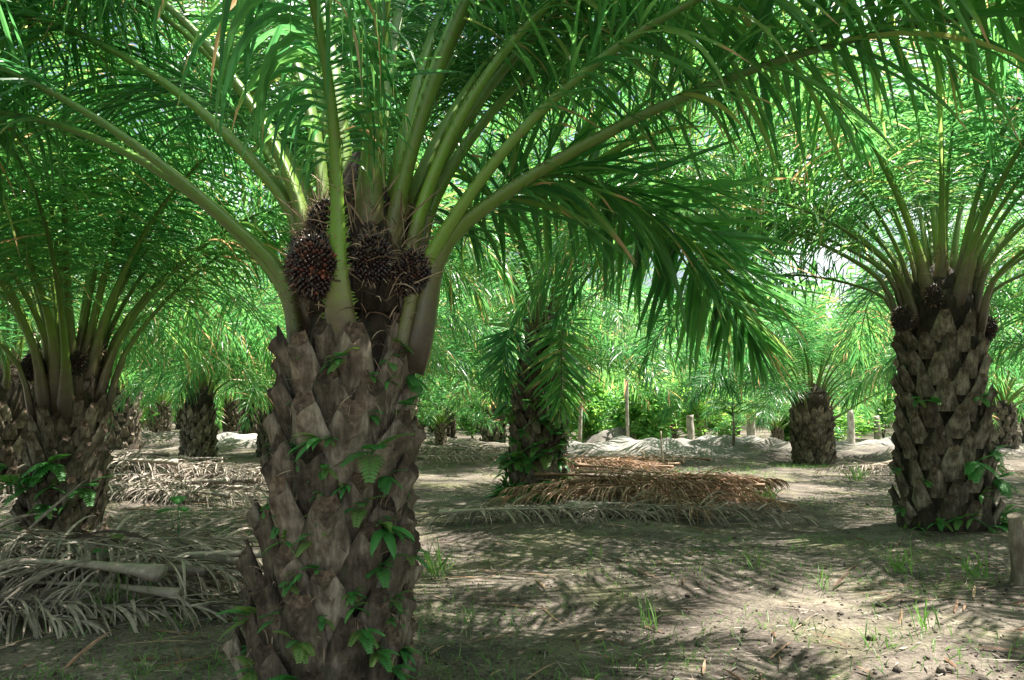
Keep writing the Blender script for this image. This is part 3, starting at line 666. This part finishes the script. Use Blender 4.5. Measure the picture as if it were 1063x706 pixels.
# ------------------------------------------------------------------ cut fronds lying in heaps
def dead_meshes(seed, h, L=3.8, warm=False):
    g = np.random.default_rng(seed); n = 22; s = np.linspace(0, 1, n)
    P = np.stack([s * L, .12 * L * g.uniform(-1, 1) * (s - s * s * .9) + .04 * np.sin(4 * s + g.uniform(0, 6)), .10 * np.sin(np.pi * s) * g.uniform(-.3, 1) - .25 * h * s + .01 * np.sin(11 * s)], 1)
    T = np.gradient(P, axis=0); T /= np.linalg.norm(T, axis=1)[:, None]; Sd = np.cross([0, 0, 1.0], T)
    w = np.interp(s, [0, .06, .2, .6, 1], [.085, .05, .03, .016, .004])
    V, Q = tube(P, w, 7, .65); m = M_DRYW if warm else M_DRY
    stem = mesh_from('dead_rachis', V, Q, [m], np.full(len(V), g.uniform(.35, .7)))
    per = 62; u = np.tile(np.linspace(0, 1, per), 2) + g.normal(0, .006, 2 * per); u = np.clip(u, 0, 1); sd = np.repeat([1.0, -1.0], per); keep = g.random(2 * per) < .86
    u, sd = u[keep], sd[keep]; k = len(u); ss = .16 + .84 * u
    ip = lambda A: np.stack([np.interp(ss, s, A[:, c]) for c in range(3)], 1)
    fa = np.radians(np.interp(u, [0, .8, 1], [62, 42, 15])) + g.normal(0, .14, k); up = np.radians(g.normal(6, 16, k))
    t, sv = ip(T), ip(Sd)
    D = t * np.cos(fa)[:, None] + (sv * sd[:, None] * np.cos(up)[:, None] + np.array([0, 0, 1.0]) * np.sin(up)[:, None]) * np.sin(fa)[:, None]
    Ln = .72 * np.interp(u, [0, .2, .6, 1], [.5, .9, 1, .5]) * g.normal(1, .16, k)
    Vl, Ql = ribbons(ip(P), D, t + g.normal(0, .15, (k, 3)), Ln, g.uniform(.016, .034, k), 6, np.abs(g.normal(1.7, .6, k)), .3, g.normal(0, .5, k), floor=-h + .012)
    fol = mesh_from('dead_foliage', Vl, Ql, [m], np.repeat(np.clip(g.normal(.5, .25, k), 0, 1), 21), False)
    return stem, fol
DEAD = {}
for wm in (False, True):
    for hi, h in enumerate((.05, .18, .32, .48, .62)):
        DEAD[(wm, hi)] = [dead_meshes(1000 + 10 * hi + v + 100 * wm, h, warm=wm) for v in range(3)]
HS = (.05, .18, .32, .48, .62)
def dead_frond(x, y, hi, ang, label, group, warm=False, sc=1.0, tilt=0.0):
    st, fo = DEAD[(warm, hi)][int(g.integers(0, 3))]
    o = link('dead_frond', st, None, (x, y, float(gz(x, y)) + HS[hi] * sc), (tilt, 0, ang), sc); tag(o, label, 'dead frond', group); link('foliage', fo, o)
def heap(n, x0, x1, y0, y1, hmax, label, group, warm=False, sc=(.8, 1.05), flip=.5, spread=12, half=1.9):
    for k in range(n):
        t = g.random(); y = y0 + (y1 - y0) * t; bell = math.sin(math.pi * min(.98, .12 + t)) ** .8
        hi = int(np.clip(round(bell * hmax * g.uniform(.45, 1.05)), 0, 4)); a = R(g.normal(0, spread)); s = g.uniform(*sc)
        xc = g.uniform(x0, x1)
        if g.random() < flip: a += math.pi
        dead_frond(xc - math.cos(a) * half * s, y - math.sin(a) * half * s, hi, a, label, group, warm, s, g.normal(0, .12))
heap(20, -4.4, -3.1, 5.6, 6.9, 3.1, 'grey dry palm frond in the near left heap', 'dry fronds of the near left heap', False, (.75, 1.0), .4, 15)
heap(20, -7.6, -4.6, 12.4, 16.5, 3, 'grey dry palm frond in the heap between the left palm and the foreground trunk', 'dry fronds of the middle left heap', False, (.85, 1.1), .5, 10)
heap(26, 1.55, 2.6, 11.2, 13.6, 4.6, 'rusty brown palm frond in the heap right of the middle palm', 'dry fronds of the brown heap', True, (.55, .85), .5, 34, 1.6)
heap(14, 2.4, 3.1, 11.6, 13.0, 5.2, 'rusty brown palm frond in the heap right of the middle palm', 'dry fronds of the brown heap', True, (.5, .75), .5, 40, 1.6)
heap(10, .2, 2.2, 10.2, 11.4, 1, 'grey palm frond lying flat before the middle palm', 'dry fronds on the ground before the middle palm', False, (.6, .85), .5, 16, 1.6)
heap(10, 1.6, 3.4, 18, 20.5, 1.5, 'sunlit pale palm frond lying before the sandy bank', 'dry fronds before the sandy bank', True, (.7, .95), .5, 20)
heap(12, -3.2, -.8, 20.5, 24, 2, 'grey palm frond in the low heap left of the middle palm', 'dry fronds left of the middle palm', False, (.7, 1), .5, 15)
heap(12, 8.2, 10.2, 16.5, 18.5, 2, 'dark weathered palm frond by the small palm in the clearing', 'dry fronds by the small palm', False, (.5, .7), .5, 30, 1.5)
heap(10, -12, -8, 18, 20, 2, 'grey palm frond in the far left heap', 'dry fronds of the far left heap', False, (.8, 1), .5, 12)

def log(x, y, z, L, r, ang, label, seed=0, m=M_LOG, pitch=0):
    n = 12; t = np.linspace(-.5, .5, n); P = np.stack([t * L, .03 * np.sin(4 * t + seed), .02 * np.sin(5 * t)], 1)
    V, Q = tube(P, r * (1 + .12 * np.sin(7 * t + seed) - .25 * t), 10); V += rng.normal(0, .004, V.shape)
    tag(link('log', mesh_from('log', V, Q, [m], np.zeros(len(V))), None, (x, y, z + float(gz(x, y))), (0, pitch, ang)), label, 'log')
log(-3.35, 5.75, .09, 1.5, .085, .12, 'fallen grey log along the front of the near left heap', 1)
log(-8.6, 17.5, .15, 4.2, .13, .1, 'dark fallen trunk lying behind the left heaps', 2, M_CORE)
log(8.6, 17.6, .3, 1.9, .09, .15, 'broken pale branch propped beside the small palm', 3, M_LOG, -.2)

# ------------------------------------------------------------------ ferns on the trunks
def fern_mesh(seed, nb, size, broad=False):
    g = np.random.default_rng(seed); mb = MB()
    for b in range(nb):
        L = size * g.uniform(.65, 1.15); az = g.uniform(-1.3, 1.3); el = g.uniform(-.3, 1.1); n = 9
        d = np.array([math.sin(az) * math.cos(el), math.cos(az) * math.cos(el), math.sin(el)]); P = np.zeros((n, 3)); T = []
        for i in range(1, n):
            d = d + np.array([0, 0, -.13]); d /= np.linalg.norm(d); P[i] = P[i - 1] + d * L / (n - 1); T.append(d.copy())
        T = np.array([T[0]] + T); V, Q = tube(P, np.linspace(.003, .001, n), 4); mb.add(V, Q, .2)
        if broad:
            V, Q = ribbons(P[:1], T[:1], np.cross(T[:1], [0, 0, 1.0]), np.array([L]), np.array([L * .26]), 7, np.array([1.0]), .15); mb.add(V, Q, float(g.random())); continue
        m = 9; u = np.tile(np.linspace(.16, .97, m), 2); sd = np.repeat([1.0, -1.0], m); ip = lambda A: np.stack([np.interp(u, np.linspace(0, 1, n), A[:, c]) for c in range(3)], 1)
        t = ip(T); sv = np.cross(t, [0, 0, 1.0]); sv /= np.linalg.norm(sv, axis=1)[:, None]
        V, Q = ribbons(ip(P), t * .45 + sv * sd[:, None], t, L * .36 * np.interp(u, [0, .3, 1], [.8, 1, .3]), np.full(2 * m, L * .11), 3, np.full(2 * m, .5), .1); mb.add(V, Q, float(g.random()))
    return mb.mesh('fern_blades', [M_FERN], False)
FERNS = [fern_mesh(20 + k, (3, 4, 5, 6)[k % 4], (.13, .16, .12, .18)[k % 4], k in (3, 5)) for k in range(8)]
def fern_on(x, y, rb, rt, H, lean, az, z, label, group, k, sc=1.0, extra=.085):
    t = max(0, z / H); r = rt + (rb - rt) * (1 - t) ** 1.4 + extra
    o = link('fern', FERNS[k % 8], None, (x + lean[0] * t + r * math.cos(az), y + lean[1] * t + r * math.sin(az), z), (0, 0, az - math.pi / 2), sc)
    tag(o, label, 'fern', group)
G1 = 'ferns rooted on the foreground trunk'
WHERE = [  # photo x, photo y, size, kind, words
    (356, 372, .8, 1, 'small fern high on the foreground trunk just under the cut leaf base'), (411, 356, .9, 2, 'leafy fern tuft high on the right side of the foreground trunk'),
    (332, 456, 1.2, 3, 'broad-leaved fern tuft left of centre at mid height of the foreground trunk'), (386, 470, 1.5, 1, 'largest bright fern frond right of centre at mid height of the foreground trunk'),
    (340, 484, .9, 0, 'small fern below the broad-leaved tuft on the foreground trunk'), (415, 422, 1.2, 4, 'hanging fern on the right edge of the foreground trunk above mid height'),
    (337, 540, 1.0, 2, 'slim fern in the dark gap left of centre of the lower foreground trunk'), (398, 548, 1.5, 3, 'big glossy fern tuft right of centre on the lower foreground trunk'),
    (296, 560, 1.1, 5, 'shaded fern low on the left side of the foreground trunk'), (430, 580, 1.2, 6, 'grassy fern tuft on the right edge of the lower foreground trunk'),
    (372, 625, .9, 5, 'two-leaved fern right of centre low on the foreground trunk'), (318, 655, 1.4, 2, 'star-shaped fern low at the front of the foreground trunk'),
    (380, 648, 1.2, 6, 'fern tuft below the two-leaved fern near the foreground palm base'), (262, 640, 1.3, 1, 'bluish fern low on the left bulge of the foreground trunk'),
    (266, 690, 1.4, 2, 'wide fern at the bottom left of the foreground trunk'), (316, 693, 1.3, 4, 'arching fern at the bottom centre of the foreground trunk'),
    (408, 693, 1.2, 0, 'fern at the bottom right of the foreground trunk'), (395, 672, 1.1, 6, 'small fern just above the bottom right fern of the foreground trunk'),
    (400, 395, .8, 5, 'tiny seedling fern right of centre high on the foreground trunk'), (306, 600, .9, 0, 'thin fern in the left groove of the lower foreground trunk')]
for (px, py, sc, k, w) in WHERE:
    D = 3.76; z = 1.5 + (420 - py) / 827 * D; t = max(0, z / 2.18); cx = -.93 + .14 * t
    r = .215 + .13 * (1 - t) ** 1.4 + .095; xx = (px - 531) / 827 * D; sn = np.clip((xx - cx) / r, -.97, .97)
    fern_on(-.93, 4.1, .345, .215, 2.18, (.14, 0), -math.pi / 2 + math.asin(sn), z, w, G1, k, sc * .85)
for k in range(64):
    fern_on(-.93, 4.1, .345, .215, 2.18, (.14, 0), g.uniform(-math.pi * .97, -.03), g.uniform(.1, 1.75) if k % 3 else g.uniform(.1, .9), 'tiny creeper sprig in a crevice of the foreground trunk', 'creeper sprigs on the foreground trunk', int(g.integers(0, 8)), g.uniform(.35, .85), .06)
for (x, y, rb, rt, H, n, nm, gp) in [(5.02, 9.35, .47, .42, 2.75, 26, 'small fern between the leaf bases of the stout right palm', 'ferns on the stout right palm'), (-4.75, 8.35, .36, .33, 1.65, 22, 'shaded fern between the leaf bases of the left edge palm', 'ferns on the left edge palm'), (.36, 12.65, .38, .30, 2.75, 60, 'green fern climbing the slender middle palm trunk', 'ferns on the middle palm')]:
    for k in range(n):
        z = H * g.uniform(.03, .6) if k % 3 else g.uniform(.02, .3)
        fern_on(x, y, rb, rt, H, (0, 0), g.uniform(-math.pi * .98, -.02), z, nm, gp, int(g.integers(0, 8)), g.uniform(.9, 1.7) * (1.5 if x == .36 else 1), .09)

# ------------------------------------------------------------------ weeds, grass, litter
def weed_mesh(seed, n, h):
    g = np.random.default_rng(seed); P = np.stack([g.normal(0, .05, n), g.normal(0, .05, n), np.zeros(n)], 1); D = np.stack([g.normal(0, .45, n), g.normal(0, .45, n), np.ones(n)], 1)
    V, Q = ribbons(P, D, g.normal(0, 1, (n, 3)), h * g.uniform(.5, 1.2, n), g.uniform(.006, .014, n), 4, g.uniform(.4, 1.6, n), .15)
    return mesh_from('weed', V, Q, [M_GRASS], np.repeat(g.random(n), 15), False)
WEEDS = [weed_mesh(30 + k, n, h) for k, (n, h) in enumerate([(14, .22), (22, .3), (9, .18), (40, .34)])]
WL = [(665, 640, 0, 1.2, 'spindly grass tuft in the middle of the shaded foreground soil'), (452, 592, 3, 1.2, 'long grass clump against the right side of the foreground trunk'), (612, 575, 2, 1, 'small weed in the shade left of the sunny patch'), (792, 520, 3, 1.3, 'lush grass clump at the right end of the brown heap'),
      (885, 500, 3, 1.4, 'bright grass clump before the broken branch'), (950, 655, 0, 1.1, 'weed low in the sunlit right foreground'), (925, 590, 1, 1, 'weed in front of the stout palm'), (820, 570, 2, 1, 'tiny weed on the sunlit sand'), (780, 590, 2, 1.2, 'lone weed in the dark shade right of centre'), (150, 636, 1, 1.2, 'pale grass tuft at the front of the near left heap'), (120, 640, 1, 1.1, 'second grass tuft at the foot of the near left heap'), (1000, 600, 1, 1.0, 'weed left of the log stump'), (905, 668, 2, 1.1, 'small weed at the lower right'), (850, 610, 0, 1, 'grass sprig in the striped sunlight')]
def at(px, py):
    D = 827 * 1.5 / max(4, py - 420.); return (px - 531) / 827 * D, D
for px, py, k, sc, w in WL:
    x, y = at(px, py); tag(link('weed', WEEDS[k], None, (x, y, float(gz(x, y)) - .005), (0, 0, px), sc), w, 'weed', 'weeds on the plantation soil')
# broad green leaves sprouting through the near heap
def broad_weed(x, y, z, h, n, seed, label):
    g = np.random.default_rng(seed); mb = MB()
    for k in range(n):
        a = g.uniform(0, 6.28); tip = np.array([.12 * math.cos(a), .12 * math.sin(a), h * g.uniform(.8, 1.1)])
        V, Q = tube([(0, 0, 0), tip * [.4, .4, .6], tip], [.006, .005, .003], 5); mb.add(V, Q, .5)
        D = np.array([[math.cos(a), math.sin(a), .1]]); V, Q = ribbons(tip[None], D, np.cross(D, [0, 0, 1.0]), np.array([.2]), np.array([.15]), 7, np.array([.9]), .12); mb.add(V, Q, float(g.random()))
    tag(link('seedling', mb.mesh('seedling', [M_FERN], False), None, (x, y, z), (0, 0, 0)), label, 'seedling')
broad_weed(-2.95, 7.15, .05, .62, 3, 5, 'broad green leaf standing above the near left heap')
broad_weed(-2.9, 6.1, .03, .42, 2, 6, 'single bright broad leaf in front of the near left heap')

def grass():
    g = np.random.default_rng(3); cl = []
    for k in range(420):
        y = 4.3 + 17 * g.random() ** 1.6; px = g.uniform(-20, 1090); x = (px - 531) / 827 * y
        m = int(g.integers(4, 22)); cl.append(np.stack([g.normal(x, .16, m), g.normal(y, .16, m)], 1))
    for (cx, cy, s, m) in [(4.6, 17.5, .8, 500), (3.9, 14.8, .4, 260), (-2.9, 5.9, .5, 240), (1.2, 7.2, .8, 240), (3.2, 7.2, .9, 320), (7.2, 19.5, .7, 400), (-7.5, 15, 1.2, 260), (-.3, 5.8, .25, 120), (5, 8.6, .7, 200)]:
        cl.append(np.stack([g.normal(cx, s, m), g.normal(cy, s * .7, m)], 1))
    for k in range(110):
        y = g.uniform(24, 50); px = g.uniform(560, 950); x = (px - 531) / 827 * y; cl.append(np.stack([g.normal(x, .5, 14), g.normal(y, .5, 14)], 1))
    xy = np.concatenate(cl); n = len(xy); P = np.stack([xy[:, 0], xy[:, 1], gz(xy[:, 0], xy[:, 1]) - .004], 1)
    D = np.stack([g.normal(0, .6, n), g.normal(0, .6, n), np.ones(n)], 1); far = 1 + np.clip(xy[:, 1] - 14, 0, 20) * .07
    V, Q = ribbons(P, D, g.normal(0, 1, (n, 3)), g.uniform(.03, .12, n) * far, g.uniform(.004, .009, n) * far, 3, g.uniform(.2, 1.5, n), .15)
    tag(link('grass', mesh_from('grass', V, Q, [M_GRASS], np.repeat(g.random(n), 12), False)), 'sparse short grass sprouting over the bare soil', 'grass', kind='stuff')
grass()
def litter():
    g = np.random.default_rng(8); n = 8500; y = 3.6 + 20 * g.random(n) ** 1.5; px = g.uniform(-40, 1110, n); x = (px - 531) / 827 * y
    D = np.stack([g.normal(0, 1, n), g.normal(0, 1, n), g.normal(.02, .06, n)], 1)
    P = np.stack([x, y, gz(x, y) + .008], 1); L = g.uniform(.02, .13, n) * (1 + (g.random(n) < .05) * 2.2)
    V, Q = ribbons(P, D, np.cross(D, [0, 0, 1.0]) + g.normal(0, .3, (n, 3)), L, g.uniform(.003, .014, n), 3, g.uniform(-.1, .2, n), .2)
    tag(link('leaf_litter', mesh_from('leaf_litter', V, Q, [M_DRY], np.repeat(np.clip(g.normal(.35, .25, n), 0, 1), 12), False)), 'scattered dry leaflet scraps on the soil', 'leaf litter', kind='stuff')
    n = 420; y = 3.7 + 11 * g.random(n) ** 1.4; px = g.uniform(-40, 1110, n); x = (px - 531) / 827 * y      # larger scraps of fallen leaflet and twig
    D = np.stack([g.normal(0, 1, n), g.normal(0, 1, n), g.normal(.05, .05, n)], 1); P = np.stack([x, y, gz(x, y) + .012], 1)
    V, Q = ribbons(P, D, np.cross(D, [0, 0, 1.0]) + g.normal(0, .35, (n, 3)), g.uniform(.12, .55, n), g.uniform(.008, .03, n), 5, g.uniform(.05, .35, n), .3, None, None)
    V[:, 2] = np.maximum(V[:, 2], gz(V[:, 0], V[:, 1]) + .004)
    tag(link('fallen_leaflets', mesh_from('fallen_leaflets', V, Q, [M_DRYW], np.repeat(np.clip(g.normal(.45, .3, n), 0, 1), 18), False)), 'larger dry leaflets and twigs strewn over the soil', 'leaf litter', kind='stuff')
    # crumbs of earth
    n = 5000; y = 3.6 + 10 * g.random(n) ** 1.5; px = g.uniform(-40, 1110, n); x = (px - 531) / 827 * y; s = g.uniform(.004, .016, n) * (1 + (g.random(n) < .02) * 1.5)
    O = np.array([[1, 0, 0], [-1, 0, 0], [0, 1, 0], [0, -1, 0], [0, 0, .8], [0, 0, -.8]], float)
    V = np.stack([x, y, gz(x, y) + s * .3], 1)[:, None] + O[None] * s[:, None, None] * g.uniform(.6, 1.3, (n, 6, 1))
    f = np.array([[0, 2, 4], [2, 1, 4], [1, 3, 4], [3, 0, 4], [2, 0, 5], [1, 2, 5], [3, 1, 5], [0, 3, 5]])
    Q = (np.arange(n) * 6)[:, None, None] + f[None]
    tag(link('soil_crumbs', mesh_from('soil_crumbs', V.reshape(-1, 3), Q.reshape(-1, 3), [M_SOIL], np.zeros(n * 6))), 'loose crumbs of earth on the bare ground', 'soil', kind='stuff')
litter()

# ------------------------------------------------------------------ light, sky, camera
SUN = np.array([.40, .07, .91]); SUN /= np.linalg.norm(SUN)
el = math.asin(SUN[2]); azs = math.atan2(SUN[0], SUN[1])
w = bpy.data.worlds.new('World'); S.world = w; w.use_nodes = True
nt = w.node_tree; bg = nt.nodes['Background']
sky = nt.nodes.new('ShaderNodeTexSky'); sky.sky_type = 'NISHITA'; sky.sun_disc = False
sky.sun_elevation = el; sky.sun_rotation = azs; sky.dust_density = 4; sky.air_density = 1.2; sky.altitude = 0
cn = nt.nodes.new('ShaderNodeTexNoise'); cn.inputs['Scale'].default_value = 2.2; cn.inputs['Detail'].default_value = 6; cn.inputs['Roughness'].default_value = .6
ctc = nt.nodes.new('ShaderNodeTexCoord'); nt.links.new(ctc.outputs['Generated'], cn.inputs['Vector'])
cr = ramp(nt.nodes, [(.49, (0, 0, 0)), (.57, (1, 1, 1))]); nt.links.new(cn.outputs[0], cr.inputs[0])
cm = nt.nodes.new('ShaderNodeMix'); cm.data_type = 'RGBA'; nt.links.new(cr.outputs[0], cm.inputs[0]); nt.links.new(sky.outputs[0], cm.inputs[6]); cm.inputs[7].default_value = (8.6, 9.6, 9.4, 1)   # thin bright cloud
nt.links.new(cm.outputs[2], bg.inputs[0]); bg.inputs[1].default_value = .05
sl = bpy.data.lights.new('Sun', 'SUN'); sl.energy = 5; sl.angle = R(.55); sl.color = (1, .95, .86)
so = bpy.data.objects.new('Sun', sl); COL.objects.link(so)
from mathutils import Vector
so.rotation_euler = Vector(SUN).to_track_quat('Z', 'Y').to_euler()
cam = bpy.data.cameras.new('Camera'); cam.lens = 28; cam.sensor_width = 36; cam.clip_end = 2000; cam.clip_start = .05
co = bpy.data.objects.new('Camera', cam); COL.objects.link(co)
co.location = (0, 0, 1.5); co.rotation_euler = (R(90 + 4.64), 0, 0)
S.camera = co
S.view_settings.view_transform = 'Standard'; S.view_settings.look = 'None'; S.view_settings.gamma = 1
S.view_settings.exposure = 2.15; S.view_settings.use_curve_mapping = False
S.cycles.use_denoising = True
S.cycles.max_bounces = 10; S.cycles.diffuse_bounces = 2; S.cycles.transmission_bounces = 6
